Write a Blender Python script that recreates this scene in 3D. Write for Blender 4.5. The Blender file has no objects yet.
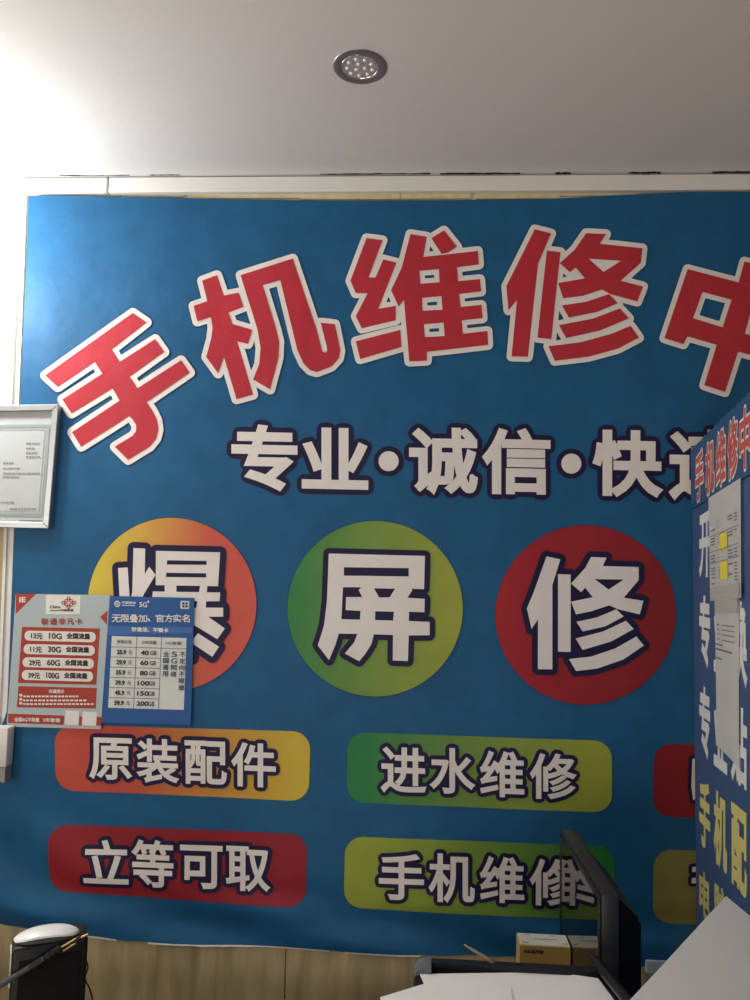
import bpy, bmesh, math, random
from mathutils import Vector, Matrix
from mathutils.geometry import tessellate_polygon
random.seed(7)
S = bpy.context.scene
COL = S.collection

# ------------------------------------------------------------------ camera
F = 760.0
TP = math.tan(math.radians(4.5))
Xc = Vector((17.54, 0.329, -1.0)).normalized()
Zc = Vector(((0.329 + TP) / 17.54, -1.0, TP)).normalized()
Yc = Zc.cross(Xc).normalized()
CAM = Vector((0, 0, 1.62))
def ray(px, py):
    c = Vector(((px - 375) / F, (py - 500) / F, 1.0))
    return Vector((Xc.dot(c), Yc.dot(c), Zc.dot(c)))
def at(px, py, Y):                     # point seen there at depth Y from the camera
    d = ray(px, py); return CAM + d * (Y / d.y)
def atz(px, py, Z):                    # point seen there on the level Z
    d = ray(px, py); return CAM + d * ((Z - CAM.z) / d.z)
def w2(v): return Vector((Xc.x*v[0]+Yc.x*v[1]+Zc.x*v[2], Xc.y*v[0]+Yc.y*v[1]+Zc.y*v[2], Xc.z*v[0]+Yc.z*v[1]+Zc.z*v[2]))
R = Matrix((Xc, Yc, Zc))
cd = bpy.data.cameras.new('camera'); cam = bpy.data.objects.new('camera', cd); COL.objects.link(cam)
cx, cy, cz = R @ Vector((1, 0, 0)), R @ Vector((0, -1, 0)), R @ Vector((0, 0, -1))
m = Matrix((cx, cy, cz)).transposed().to_4x4(); m.translation = CAM
cam.matrix_world = m
cd.sensor_fit = 'VERTICAL'; cd.sensor_height = 36; cd.lens = 36 * F / 1000; cd.clip_start = 0.02
S.camera = cam

# ------------------------------------------------------------------ materials
def lin(c):
    return tuple(((x/255)/12.92 if x/255 <= .04045 else ((x/255+.055)/1.055)**2.4) for x in c) + (1,)
MATS = {}
def mat(name, rgb, rough=.6, metal=0, spec=.35, noise=0, nscale=8, bump=0, bscale=20, ior=None, stretch=None, ramp=None, coat=0):
    if name in MATS: return MATS[name]
    M = bpy.data.materials.new(name); M.use_nodes = True
    nt = M.node_tree; N = nt.nodes; L = nt.links; b = N['Principled BSDF']
    b.inputs['Base Color'].default_value = lin(rgb); b.inputs['Roughness'].default_value = rough
    b.inputs['Metallic'].default_value = metal; b.inputs['Specular IOR Level'].default_value = spec
    b.inputs['Coat Weight'].default_value = coat
    if ior: b.inputs['IOR'].default_value = ior
    tc = N.new('ShaderNodeTexCoord'); src = tc.outputs['Object']
    if stretch:
        mp = N.new('ShaderNodeMapping'); mp.inputs['Scale'].default_value = stretch
        L.new(src, mp.inputs['Vector']); vec = mp.outputs['Vector']
    else: vec = src
    colour = None
    if ramp:                           # colour blend along the wall: (x0, rgb0, x1, rgb1)
        sp = N.new('ShaderNodeSeparateXYZ'); L.new(src, sp.inputs[0])
        mr = N.new('ShaderNodeMapRange'); L.new(sp.outputs['X'], mr.inputs['Value'])
        mr.inputs['From Min'].default_value = ramp[0]; mr.inputs['From Max'].default_value = ramp[2]
        cr = N.new('ShaderNodeValToRGB'); L.new(mr.outputs[0], cr.inputs[0])
        cr.color_ramp.elements[0].color = lin(ramp[1]); cr.color_ramp.elements[1].color = lin(ramp[3])
        colour = cr.outputs[0]
    if noise:
        nz = N.new('ShaderNodeTexNoise'); nz.inputs['Scale'].default_value = nscale; nz.inputs['Detail'].default_value = 6
        L.new(vec, nz.inputs['Vector'])
        mr2 = N.new('ShaderNodeMapRange'); L.new(nz.outputs['Fac'], mr2.inputs['Value'])
        mr2.inputs['From Min'].default_value = .3; mr2.inputs['From Max'].default_value = .7
        mr2.inputs['To Min'].default_value = 1-noise; mr2.inputs['To Max'].default_value = 1+noise
        mx = N.new('ShaderNodeVectorMath'); mx.operation = 'SCALE'
        if colour: L.new(colour, mx.inputs[0])
        else: mx.inputs[0].default_value = lin(rgb)[:3]
        L.new(mr2.outputs[0], mx.inputs['Scale']); colour = mx.outputs[0]
    if colour: L.new(colour, b.inputs['Base Color'])
    if bump:
        nb = N.new('ShaderNodeTexNoise'); nb.inputs['Scale'].default_value = bscale; nb.inputs['Detail'].default_value = 4
        L.new(vec, nb.inputs['Vector'])
        bp = N.new('ShaderNodeBump'); bp.inputs['Strength'].default_value = bump; bp.inputs['Distance'].default_value = .01
        L.new(nb.outputs['Fac'], bp.inputs['Height']); L.new(bp.outputs[0], b.inputs['Normal'])
    MATS[name] = M; return M
def cloth(name, rgb, **k):
    return mat(name, rgb, rough=.55, spec=.25, noise=k.pop('noise', .05), nscale=14, bump=.3, bscale=13, **k)

m_blue = cloth('banner blue', (26, 89, 132), noise=.10)
m_red = cloth('headline red', (186, 48, 60))
m_white = cloth('print white', (232, 224, 218), noise=.03)
m_navy = cloth('print navy', (30, 23, 62))
m_edge = cloth('print edge', (30, 70, 110))
m_ceil = mat('ceiling paint', (216, 212, 210), rough=.8, noise=.015, nscale=3, bump=.05, bscale=60)
m_tile = mat('beige stone', (188, 168, 128), rough=.4, noise=.28, nscale=5, stretch=(6, 1, 1.0), spec=.4)
m_wall = mat('cream plaster', (228, 216, 192), rough=.7, noise=.06, nscale=6)
m_floor = mat('floor tile', (150, 140, 128), rough=.35, noise=.08, nscale=4)
m_plas = mat('white plastic', (226, 222, 216), rough=.4, noise=.02)
m_dark = mat('dark gap', (40, 32, 26), rough=.9)
m_black = mat('black plastic', (16, 17, 18), rough=.45, noise=.1, nscale=30, bump=.05, bscale=200)
m_blackg = mat('dark gloss plastic', (26, 28, 30), rough=.3)
m_paper = mat('white paper', (240, 238, 236), rough=.75, noise=.015, nscale=20)
m_silver = mat('brushed silver', (180, 181, 182), rough=.35, metal=.7, noise=.04, nscale=30)
m_lamp = mat('satin nickel', (150, 148, 150), rough=.38, metal=.8)
m_chrome = mat('chrome', (225, 225, 225), rough=.15, metal=1)
m_lens = mat('clear lens', (240, 240, 240), rough=.12, spec=.9)
m_tan = mat('tan', (146, 124, 98), rough=.4)
m_brass = mat('brass', (214, 178, 130), rough=.3, metal=.7)
m_grey = mat('grey plastic', (96, 102, 108), rough=.6, noise=.15, nscale=120)
m_wood = mat('counter laminate', (120, 100, 82), rough=.45, noise=.12, nscale=6, stretch=(1, 12, 12))
m_cable = mat('grey rubber', (70, 72, 74), rough=.5)

# ------------------------------------------------------------------ object helpers
def tag(o, label=None, cat=None, group=None, kind=None):
    if label: o['label'] = label
    if cat: o['category'] = cat
    if group: o['group'] = group
    if kind: o['kind'] = kind
    return o
def link(name, me, mats, parent=None):
    o = bpy.data.objects.new(name, me); COL.objects.link(o)
    for x in (mats if isinstance(mats, (list, tuple)) else [mats]): me.materials.append(x)
    if parent: o.parent = parent; o.matrix_parent_inverse = parent.matrix_world.inverted()
    return o
def empty(name, loc, rz=0):
    o = bpy.data.objects.new(name, None); COL.objects.link(o); o.empty_display_size = .05
    o.matrix_world = Matrix.Translation(loc) @ Matrix.Rotation(rz, 4, 'Z'); return o
def bobj(name, bm, mats, parent=None, smooth=False, auto=None):
    bmesh.ops.recalc_face_normals(bm, faces=bm.faces[:])
    me = bpy.data.meshes.new(name); bm.to_mesh(me); bm.free()
    if smooth:
        for p in me.polygons: p.use_smooth = True
        if auto:
            me.set_sharp_from_angle(angle=math.radians(auto))
    return link(name, me, mats, parent)
def box(bm, x0, x1, y0, y1, z0, z1, bev=0, mi=0, M=None, seg=2):
    vs = [bm.verts.new((x, y, z)) for x in (x0, x1) for y in (y0, y1) for z in (z0, z1)]
    fs = [bm.faces.new([vs[i] for i in f]) for f in ((0,1,3,2),(4,6,7,5),(0,4,5,1),(2,3,7,6),(0,2,6,4),(1,5,7,3))]
    for f in fs: f.material_index = mi
    if bev:
        es = list({e for f in fs for e in f.edges})
        r = bmesh.ops.bevel(bm, geom=es, offset=bev, segments=seg, profile=.5, affect='EDGES')
        vs = list({v for f in r['faces'] for v in f.verts} | {v for v in vs if v.is_valid})
        for f in {f for v in vs for f in v.link_faces}: f.material_index = mi
    if M:
        bmesh.ops.transform(bm, matrix=M, verts=vs)
    return vs
def tube(bm, pts, r, n=10, mi=0, cap=True):
    pts = [Vector(p) for p in pts]; rings = []
    rr = r if isinstance(r, (list, tuple)) else [r]*len(pts)
    up = Vector((.3, .2, 1)).normalized()
    for i, p in enumerate(pts):
        t = (pts[min(i+1, len(pts)-1)] - pts[max(i-1, 0)]).normalized()
        a = t.cross(up)
        if a.length < 1e-3: a = t.cross(Vector((1, 0, 0)))
        a.normalize(); b = t.cross(a).normalized()
        rings.append([bm.verts.new(p + (a*math.cos(2*math.pi*k/n) + b*math.sin(2*math.pi*k/n))*rr[i]) for k in range(n)])
    for i in range(len(rings)-1):
        for k in range(n):
            f = bm.faces.new((rings[i][k], rings[i][(k+1)%n], rings[i+1][(k+1)%n], rings[i+1][k])); f.material_index = mi
    if cap:
        bm.faces.new(rings[0][::-1]).material_index = mi; bm.faces.new(rings[-1]).material_index = mi
def lathe(bm, prof, c, n=48, mi=0, axis=-1):
    rings = []
    for r, h in prof:
        rings.append([bm.verts.new((c.x + r*math.cos(2*math.pi*k/n), c.y + r*math.sin(2*math.pi*k/n), c.z + axis*h)) for k in range(n)] if r > 1e-6
                     else [bm.verts.new((c.x, c.y, c.z + axis*h))])
    for a, b in zip(rings, rings[1:]):
        for k in range(n):
            q = [a[k % len(a)], a[(k+1) % len(a)], b[(k+1) % len(b)], b[k % len(b)]]
            u = []
            for v in q:
                if v not in u: u.append(v)
            if len(u) > 2: bm.faces.new(u).material_index = mi
def smooth_path(P, n=10):
    P = [Vector(p) for p in P]; out = []
    for i in range(len(P)-1):
        p0, p1, p2, p3 = P[max(i-1, 0)], P[i], P[i+1], P[min(i+2, len(P)-1)]
        for k in range(n):
            t = k/n
            out.append(.5*((2*p1)+(p2-p0)*t+(2*p0-5*p1+4*p2-p3)*t*t+(3*p1-p0-3*p2+p3)*t**3))
    out.append(P[-1]); return out

# ------------------------------------------------------------------ flat print tools: polygons kept in photo units, laid on a surface
_glyph = {}
def glyph(s):
    """outline of a string in the built-in font: (tris as 2D triples, boundary edges), scaled to a unit box, y down"""
    if s in _glyph: return _glyph[s]
    cu = bpy.data.curves.new('t', 'FONT'); cu.body = s; cu.size = 1; cu.resolution_u = 4
    ob = bpy.data.objects.new('t', cu); COL.objects.link(ob)
    dg = bpy.context.evaluated_depsgraph_get(); dg.update()
    me = ob.evaluated_get(dg).to_mesh()
    bm = bmesh.new(); bm.from_mesh(me)
    bmesh.ops.remove_doubles(bm, verts=bm.verts[:], dist=1e-5)
    xs = [v.co.x for v in bm.verts]; ys = [v.co.y for v in bm.verts]
    x0, x1, y0, y1 = min(xs), max(xs), min(ys), max(ys)
    g = lambda v: ((v.co.x-x0)/(x1-x0), 1-(v.co.y-y0)/(y1-y0))
    tris = [[g(v) for v in f.verts] for f in bm.faces]
    edges = [(g(e.verts[0]), g(e.verts[1])) for e in bm.edges if len(e.link_faces) == 1]
    bm.free(); ob.evaluated_get(dg).to_mesh_clear()
    bpy.data.objects.remove(ob); bpy.data.curves.remove(cu)
    _glyph[s] = (tris, edges); return _glyph[s]
def quadmap(q):                        # unit square (v down) -> quad tl tr br bl
    tl, tr, br, bl = [Vector((p[0], p[1])) for p in q]
    return lambda u, v: tuple(tl*(1-u)*(1-v) + tr*u*(1-v) + br*u*v + bl*(1-u)*v)
class Print:
    """layers of flat polygons: (layer, material index, points)"""
    def __init__(s): s.p = []
    def poly(s, pts, layer=0, mi=0, holes=()):
        loops = [list(pts)] + [list(h) for h in holes]
        flat = [p for l in loops for p in l]
        for t in tessellate_polygon([[Vector((x, y, 0)) for x, y in l] for l in loops]):
            s.p.append((layer, mi, [flat[i] for i in t]))
    def band(s, edges, r, layer, mi, n=10):
        seen = set()
        for a, b in edges:
            dx, dy = b[0]-a[0], b[1]-a[1]; d = math.hypot(dx, dy)
            if d > 1e-6:
                nx, ny = -dy/d*r, dx/d*r
                s.p.append((layer, mi, [(a[0]+nx, a[1]+ny), (a[0]-nx, a[1]-ny), (b[0]-nx, b[1]-ny), (b[0]+nx, b[1]+ny)]))
            for c in (a, b):
                k = (round(c[0], 2), round(c[1], 2))
                if k in seen: continue
                seen.add(k)
                s.p.append((layer, mi, [(c[0]+r*math.cos(2*math.pi*i/n), c[1]+r*math.sin(2*math.pi*i/n)) for i in range(n)]))
    def mitre(s, edges, r, layer, mi):
        nb = {}
        key = lambda p: (round(p[0], 4), round(p[1], 4))
        for a, b in edges:
            nb.setdefault(key(a), []).append(b); nb.setdefault(key(b), []).append(a)
            dx, dy = b[0]-a[0], b[1]-a[1]; d = math.hypot(dx, dy)
            if d > 1e-6:
                nx, ny = -dy/d*r, dx/d*r
                s.p.append((layer, mi, [(a[0]+nx, a[1]+ny), (a[0]-nx, a[1]-ny), (b[0]-nx, b[1]-ny), (b[0]+nx, b[1]+ny)]))
        done = set()
        for a, b in edges:
            for p in (a, b):
                k = key(p)
                if k in done: continue
                done.add(k)
                if len(nb[k]) == 2:
                    P_ = Vector(p); d1 = P_-Vector(nb[k][0]); d2 = Vector(nb[k][1])-P_
                    if d1.length > 1e-6 and d2.length > 1e-6:
                        d1.normalize(); d2.normalize()
                        n1, n2 = Vector((-d1.y, d1.x)), Vector((-d2.y, d2.x)); q = 1+n1.dot(n2)
                        if q > .45:
                            if q < 1.98:
                                for sg in (1, -1):
                                    s.p.append((layer, mi, [tuple(P_), tuple(P_+n1*r*sg), tuple(P_+(n1+n2)*(r*sg/q)), tuple(P_+n2*r*sg)]))
                            continue
                s.p.append((layer, mi, [(p[0]+r*math.cos(2*math.pi*i/8), p[1]+r*math.sin(2*math.pi*i/8)) for i in range(8)]))
    def trace(s, loops, rings):
        """loops: [(outer, [holes])]; rings: [(radius, material index)] from the fill outwards"""
        for o, hs in loops:
            s.poly(o, len(rings), 0, hs)
            E = []
            for l in [o]+list(hs): E += [(l[i], l[(i+1) % len(l)]) for i in range(len(l))]
            for k, (r, mi) in enumerate(rings):
                s.band(E, r, len(rings)-1-k, mi, 14)
                s.poly(o, len(rings)-1-k, mi, hs)
    def text(s, st, q, bold=0, rings=(), mi=0, nb=8, own=False):
        tris, edges = glyph(st); f = quadmap(q)
        if own:                            # weight added in the letter's own proportions, then laid in place
            T = Print(); L = len(rings); w = bold
            T.mitre(edges, bold, L, mi)
            for t in tris: T.p.append((L, mi, t))
            for k, (r, m2) in enumerate(rings):
                T.band(edges, bold+r, L-1-k, m2, 10)
                for t in tris: T.p.append((L-1-k, m2, t))
            g = lambda u, v: f(w+u*(1-2*w), w+v*(1-2*w))
            s.p += [(l, m_, [g(*p) for p in t]) for l, m_, t in T.p]; return
        fill = [[f(*p) for p in t] for t in tris]; E = [(f(*a), f(*b)) for a, b in edges]
        L = len(rings)
        for t in fill: s.p.append((L, mi, t))
        if bold: s.mitre(E, bold, L, mi)
        for k, (r, m2) in enumerate(rings):
            s.band(E, bold + r, L-1-k, m2, 10)
            for t in fill: s.p.append((L-1-k, m2, t))
    def build(s, name, mats, surf, parent=None, base=1, grid=None, normal=None, step=.0005):
        if surf is on_banner: grid = grid or 9; step = .0008
        bm = bmesh.new()
        for i_, (layer, mi, pts) in enumerate(s.p):
            # overlapping pieces of one layer never share exactly one plane
            e_ = (i_*7 % 41)/41*.45*step
            vs = [bm.verts.new((p[0], p[1], (base+layer)*step+e_)) for p in pts]
            try: bm.faces.new(vs).material_index = mi
            except ValueError: pass
        if grid:
            for ax in (0, 1):
                lo = min(v.co[ax] for v in bm.verts); hi = max(v.co[ax] for v in bm.verts)
                k = math.ceil(lo/grid)
                while k*grid < hi:
                    co = Vector((0, 0, 0)); co[ax] = k*grid; no = Vector((0, 0, 0)); no[ax] = 1
                    bmesh.ops.bisect_plane(bm, geom=bm.verts[:]+bm.edges[:]+bm.faces[:], plane_co=co, plane_no=no); k += 1
        for v in bm.verts: v.co = surf(v.co.x, v.co.y, v.co.z)
        bm.normal_update()
        out = normal if normal else Vector((0, -1, 0))
        for f in bm.faces:
            if f.normal.dot(out) < 0: f.normal_flip()
        me = bpy.data.meshes.new(name); bm.to_mesh(me); bm.free()
        if surf is on_banner:
            for p in me.polygons: p.use_smooth = True
            me.normals_split_custom_set_from_vertices([banner_normal(v.co.x, v.co.z) for v in me.vertices])
        return link(name, me, mats, parent)
def rrect(q, r, n=6):
    """rounded quad tl tr br bl"""
    q = [Vector(p) for p in q]; out = []
    for i in range(4):
        p, a, b = q[i], q[i-1], q[(i+1) % 4]
        da, db = (a-p).normalized(), (b-p).normalized()
        s0, s1 = p+da*r, p+db*r
        for k in range(n+1):
            t = k/n
            # quarter-arc-like blend
            c = p + (da+db)*r
            v = (s0-c)*math.cos(t*math.pi/2) + (s1-c)*math.sin(t*math.pi/2)
            out.append(tuple(c+v))
    return out
def ellipse(cx, cy, rx, ry, n=72): return [(cx+rx*math.cos(2*math.pi*k/n), cy+ry*math.sin(2*math.pi*k/n)) for k in range(n)]

# ------------------------------------------------------------------ the setting
YW = 1.80
YB = 1.785                              # mean plane of the banner
ZC = at(375, 178.5, YW).z               # ceiling height
XL, XR, YF = -1.75, 1.75, -1.6
def struct(name, bm, m, **k): return tag(bobj(name, bm, m, **k), kind='structure')
b = bmesh.new(); box(b, XL-.1, XR+.1, YW, YW+.1, 0, ZC+.1); struct('wall_back', b, m_wall)
b = bmesh.new(); box(b, XL-.1, XL, YF, YW, 0, ZC+.1); struct('wall_left', b, m_wall)
b = bmesh.new(); box(b, XR, XR+.1, YF, YW, 0, ZC+.1); struct('wall_right', b, m_wall)
b = bmesh.new(); box(b, XL-.1, XR+.1, YF, YW+.1, -.1, 0); struct('floor', b, m_floor)
b = bmesh.new(); box(b, XL, XR, YF, YW, ZC, ZC+.1); struct('ceiling', b, m_ceil)
# stone facing of the lower wall and of the strip left of the banner, open seam between slabs
seam = at(286, 975, YW).x
zt = at(300, 900, YW).z
for i, (x0, x1, z0, z1) in enumerate(((XL, seam-.0015, 0, zt), (seam+.0015, XR, 0, zt))):
    b = bmesh.new(); box(b, x0, x1, YW-.008, YW, z0, z1, bev=.001); struct('trim_%d' % (i+1), b, m_tile)
b = bmesh.new(); box(b, XL, at(24, 400, YW).x, YW-.006, YW, zt+.001, at(20, 470, YW).z, bev=.001); struct('trim_3', b, m_tile)
# white plastic strip under the ceiling, in two lengths with an open joint
zc0 = at(375, 191.5, YW-.02).z
xj = at(108, 186, YW-.02).x
for i, (x0, x1) in enumerate(((at(16, 186, YW-.02).x, xj-.0022), (xj+.0022, XR))):
    b = bmesh.new(); box(b, x0, x1, YW-.022, YW, zc0, ZC-.0045, bev=.002); struct('trim_%d' % (i+4), b, m_plas)
# dark cracks where that strip has come away from the ceiling
b = bmesh.new()
for x0, x1, t in ((629, 660, .0045), (712, 790, .0042), (440, 520, .003), (320, 430, .0018), (60, 130, .0012), (150, 180, .001), (555, 570, .004)):
    a0, a1 = at(x0, 178, YW-.02).x, at(x1, 178, YW-.02).x
    n = 14
    for k in range(n):
        u0, u1 = a0+(a1-a0)*k/n, a0+(a1-a0)*(k+1)/n
        box(b, u0, u1, YW-.024-random.random()*.003, YW-.0225, ZC-t*(.6+.5*random.random()), ZC-.0004)
struct('trim_6', b, m_dark)
# thin torn yellow filler under the strip
b = bmesh.new()
for x0, x1, y0, y1 in ((72, 121, 193, 196.5), (123, 185, 193.5, 197), (188, 300, 193, 198.5), (300, 400, 194, 199.5), (401, 471, 193.3, 199.0), (476, 560, 193, 199), (560, 640, 192, 196)):
    p, q = at(x0, y0, YW-.003), at(x1, y1, YW-.003)
    box(b, p.x, q.x, YW-.006, YW-.0005, q.z, p.z, bev=.001)
struct('trim_7', b, mat('yellowed filler', (214, 196, 150), rough=.8, noise=.12, nscale=40))
# upright plastic edging left of the banner
pa, pb = at(27, 196, YW), at(2, 728, YW)
b = bmesh.new()
for dx0, dx1, d in ((-.018, -.011, .014), (-.011, -.002, .008), (-.002, .006, .013)):
    vs = box(b, dx0, dx1, YW-d, YW, 0, 1)
    for v in vs:
        t = v.co.z; v.co.z = pa.z*(1-t)+pb.z*t; v.co.x += pa.x*(1-t)+(pb.x+.012)*t
struct('trim_8', b, m_plas)

# ------------------------------------------------------------------ banner
def sst(a, b, x):
    t = min(1, max(0, (x-a)/(b-a))); return t*t*(3-2*t)
ZB = at(300, 945, YB).z
XBL = at(10, 600, YB).x
def wr(x, z):
    w = .0016*math.sin(5.1*x+.9*math.sin(2.1*z)) + .0011*math.sin(9.3*x+3.1*z+1.2) + .0009*math.sin(14*z-4*x) + .0007*math.sin(23*x+1.5*z)
    h = z-ZB
    k = 1-sst(.02, .17, h)
    w += k*(.008*math.sin(42*h+6*math.sin(1.7*x+.4)+2.0*x) + .002*math.sin(75*h-5*x))
    l = 1-sst(0, .45, x-XBL); l *= 1-sst(.0, .42, h)
    d = (h*.9+(x-XBL)*.45)
    w += l*.0085*math.sin(38*d+2*x)
    return w+.006
def banner_normal(x, z):
    e = .002
    return Vector(((wr(x+e, z)-wr(x-e, z))/(2*e), 1, (wr(x, z+e)-wr(x, z-e))/(2*e))).normalized()*-1
def on_banner(px, py, d):
    p = at(px, py, YB)
    return Vector((p.x, YB - wr(p.x, p.z) - d, p.z))
TOP = [(-200, 196), (31, 197), (120, 198.5), (200, 199.5), (300, 201), (375, 201.5), (450, 201), (555, 200), (620, 197), (680, 194), (750, 193.5), (900, 193)]
BOT = [(-400, 905), (-60, 921), (0, 927), (60, 930), (92, 934), (115, 937.5), (200, 943), (300, 948), (420, 953), (500, 957), (690, 966), (900, 978)]
def interp(T, x):
    for (a, ya), (c, yc) in zip(T, T[1:]):
        if x <= c: return ya+(yc-ya)*(x-a)/(c-a)
    return T[-1][1]
NX, NZ = 150, 96
LEFT = [(0, at(30, 197, YB).x), (.72, at(7.5, 730, YB).x), (.80, at(-14, 790, YB).x), (1.01, at(-34, 930, YB).x)]
bm = bmesh.new(); grid = []
lt = at(30, 197, YB); lb = at(7.5, 730, YB)
for i in range(NX+1):
    row = []
    for j in range(NZ+1):
        v = j/NZ
        # columns follow the left hem, then run square
        zt_, zb_ = None, None
        u = i/NX
        xr = 1.45
        x_at_top, x_at_bot = lt.x, lt.x+(lb.x-lt.x)*1.4
        x0 = interp(LEFT, v)
        x = x0+(xr-x0)*u
        # photo column of this place, for the wavy hems
        pxx = 375+F*(x/ (YB))*1.0
        c = Vector((x, YB, 0)); 
        zt_ = at(0, 0, YB)
        row.append((x, v))
    grid.append(row)
def hem(T):                             # hem as (x, z) samples on the banner plane
    return [(at(a, y, YB).x, at(a, y, YB).z) for a, y in T]
HT, HB = hem(TOP), hem(BOT)
vg = [[None]*(NZ+1) for _ in range(NX+1)]
for i in range(NX+1):
    for j in range(NZ+1):
        x, v = grid[i][j]
        z = interp(HT, x)*(1-v)+interp(HB, x)*v
        if v > .9: z += .0012*math.sin(60*x)*(v-.9)*10
        vg[i][j] = bm.verts.new((x, YB-wr(x, z), z))
for i in range(NX):
    for j in range(NZ):
        bm.faces.new((vg[i][j], vg[i][j+1], vg[i+1][j+1], vg[i+1][j]))
bm.normal_update()
for f in bm.faces:
    if f.normal.y > 0: f.normal_flip()
me = bpy.data.meshes.new('shop_banner'); bm.to_mesh(me); bm.free()
for p in me.polygons: p.use_smooth = True
me.normals_split_custom_set_from_vertices([banner_normal(v.co.x, v.co.z) for v in me.vertices])
banner = tag(link('shop_banner', me, m_blue), 'large blue cloth banner with big red headline and coloured badges covering the back wall', 'banner')
def sc(pts, ox, oy, k): return [(ox+x*k, oy+y*k) for x, y in pts]

HEAD = []
k = .21333; o = (40, 300)
HEAD.append([(sc([(33,358),(443,67),(508,112),(345,238),(382,295),(548,190),(590,250),(428,365),(465,418),(668,288),(708,345),(507,483),(535,525),(555,565),(562,610),(552,652),(522,690),(475,718),(420,752),(357,690),(440,640),(457,618),(458,590),(440,562),(425,548),(200,690),(158,622),(380,475),(347,418),(155,535),(113,470),(300,350),(265,295),(92,412)], *o, k), [])])
k = .22667; o = (180, 240)
HEAD.append([(sc([(102,185),(167,160),(198,250),(262,237),(283,300),(218,325),(235,375),(322,400),(303,462),(256,452),(325,685),(252,705),(197,520),(172,592),(120,520),(142,440),(148,390),(140,345),(82,365),(65,297),(125,275)], *o, k), []),
             (sc([(270,160),(500,87),(605,400),(628,492),(640,500),(650,492),(648,470),(622,368),(685,375),(708,490),(702,525),(670,560),(605,585),(575,577),(545,545),(520,490),(445,183),(368,205),(425,390),(440,450),(437,520),(400,662),(325,618),(352,550),(358,480),(345,400)], *o, k), [])])
k = .21333; o = (340, 220)
HEAD.append([(sc([(125,92),(200,102),(135,275),(168,276),(203,192),(265,207),(180,422),(262,408),(262,475),(103,512),(75,455),(130,350),(75,348),(50,290)], *o, k), []),
             (sc([(75,572),(283,520),(288,600),(95,655)], *o, k), []),
             (sc([(330,73),(407,85),(390,180),(645,152),(650,215),(547,228),(553,292),(655,283),(660,340),(557,352),(565,412),(662,403),(667,465),(570,475),(575,537),(690,525),(693,590),(407,622),(407,663),(325,667),(300,380),(275,412),(240,335),(290,230)], *o, k),
              [sc(h, *o, k) for h in ([(372,245),(463,237),(466,297),(377,305)], [(385,370),(475,362),(480,425),(387,430)], [(393,493),(485,485),(490,548),(398,553)])]),
             (sc([(428,92),(487,55),(548,132),(505,160),(475,165)], *o, k), [])])
k = .22667; o = (490, 215)
HEAD.append([(sc([(195,70),(267,88),(210,220),(165,630),(93,628),(117,380),(80,425),(70,320)], *o, k), []),
             (sc([(248,163),(308,170),(268,552),(207,545)], *o, k), []),
             (sc([(420,88),(507,93),(480,135),(667,155),(660,218),(572,297),(670,322),(645,388),(525,355),(490,335),(405,362),(320,372),(298,305),(415,285),(375,238),(350,258),(305,218),(370,160)], *o, k), [sc([(432,200),(572,210),(497,258)], *o, k)]),
             (sc([(315,403),(420,388),(520,355),(560,395),(470,433),(345,457)], *o, k), []),
             (sc([(302,490),(450,462),(568,418),(608,462),(480,515),(333,547)], *o, k), []),
             (sc([(255,583),(400,565),(530,530),(615,495),(652,547),(560,595),(430,630),(283,647)], *o, k), [])])
k = .17; o = (640, 240)
HEAD.append([(sc([(272,180),(570,258),(605,135),(725,165),(690,290),(985,365),(880,790),(770,760),(785,722),(565,665),(490,900),(368,860),(440,625),(270,575),(247,620),(135,585)], *o, k),
              [sc([(358,315),(528,360),(475,522),(303,468)], *o, k), sc([(650,395),(820,440),(770,600),(605,560)], *o, k)])])
for L in HEAD:
    P = Print(); P.trace(L, [(5.0, 1), (6.0, 2)])
    P.build('headline_character', [m_red, m_white, m_edge], on_banner, banner, base=1)

def bq(x0, y0, x1, y1, sl=.02):        # upright box as a slightly sheared quad
    c = (x0+x1)/2
    return [(x0, y0+(x0-c)*sl), (x1, y0+(x1-c)*sl), (x1, y1+(x1-c)*sl), (x0, y1+(x0-c)*sl)]
def ins(bx, r): return (bx[0]+r, bx[1]+r, bx[2]-r, bx[3]-r)
for ch, bx in (('专', (232, 425, 298, 491)), ('业', (302, 428, 368.6, 489.5)), ('诚', (409, 428, 477.6, 494)), ('信', (482, 429, 550, 495)), ('快', (592, 430.6, 661, 497)), ('速', (668, 430, 737, 500))):
    P = Print(); P.text(ch, bq(*ins(bx, 2.3)), 2.2, [(5.1, 1)])
    P.build('slogan_character', [m_white, m_navy], on_banner, banner)
for c in ((388.7, 461.6), (570.7, 464)):
    P = Print(); P.poly(ellipse(*c, 15, 15, 36), 0, 1); P.poly(ellipse(*c, 10, 10, 36), 1, 0)
    P.build('slogan_dot', [m_white, m_navy], on_banner, banner)

def wx(px, py): return at(px, py, YB).x
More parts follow.
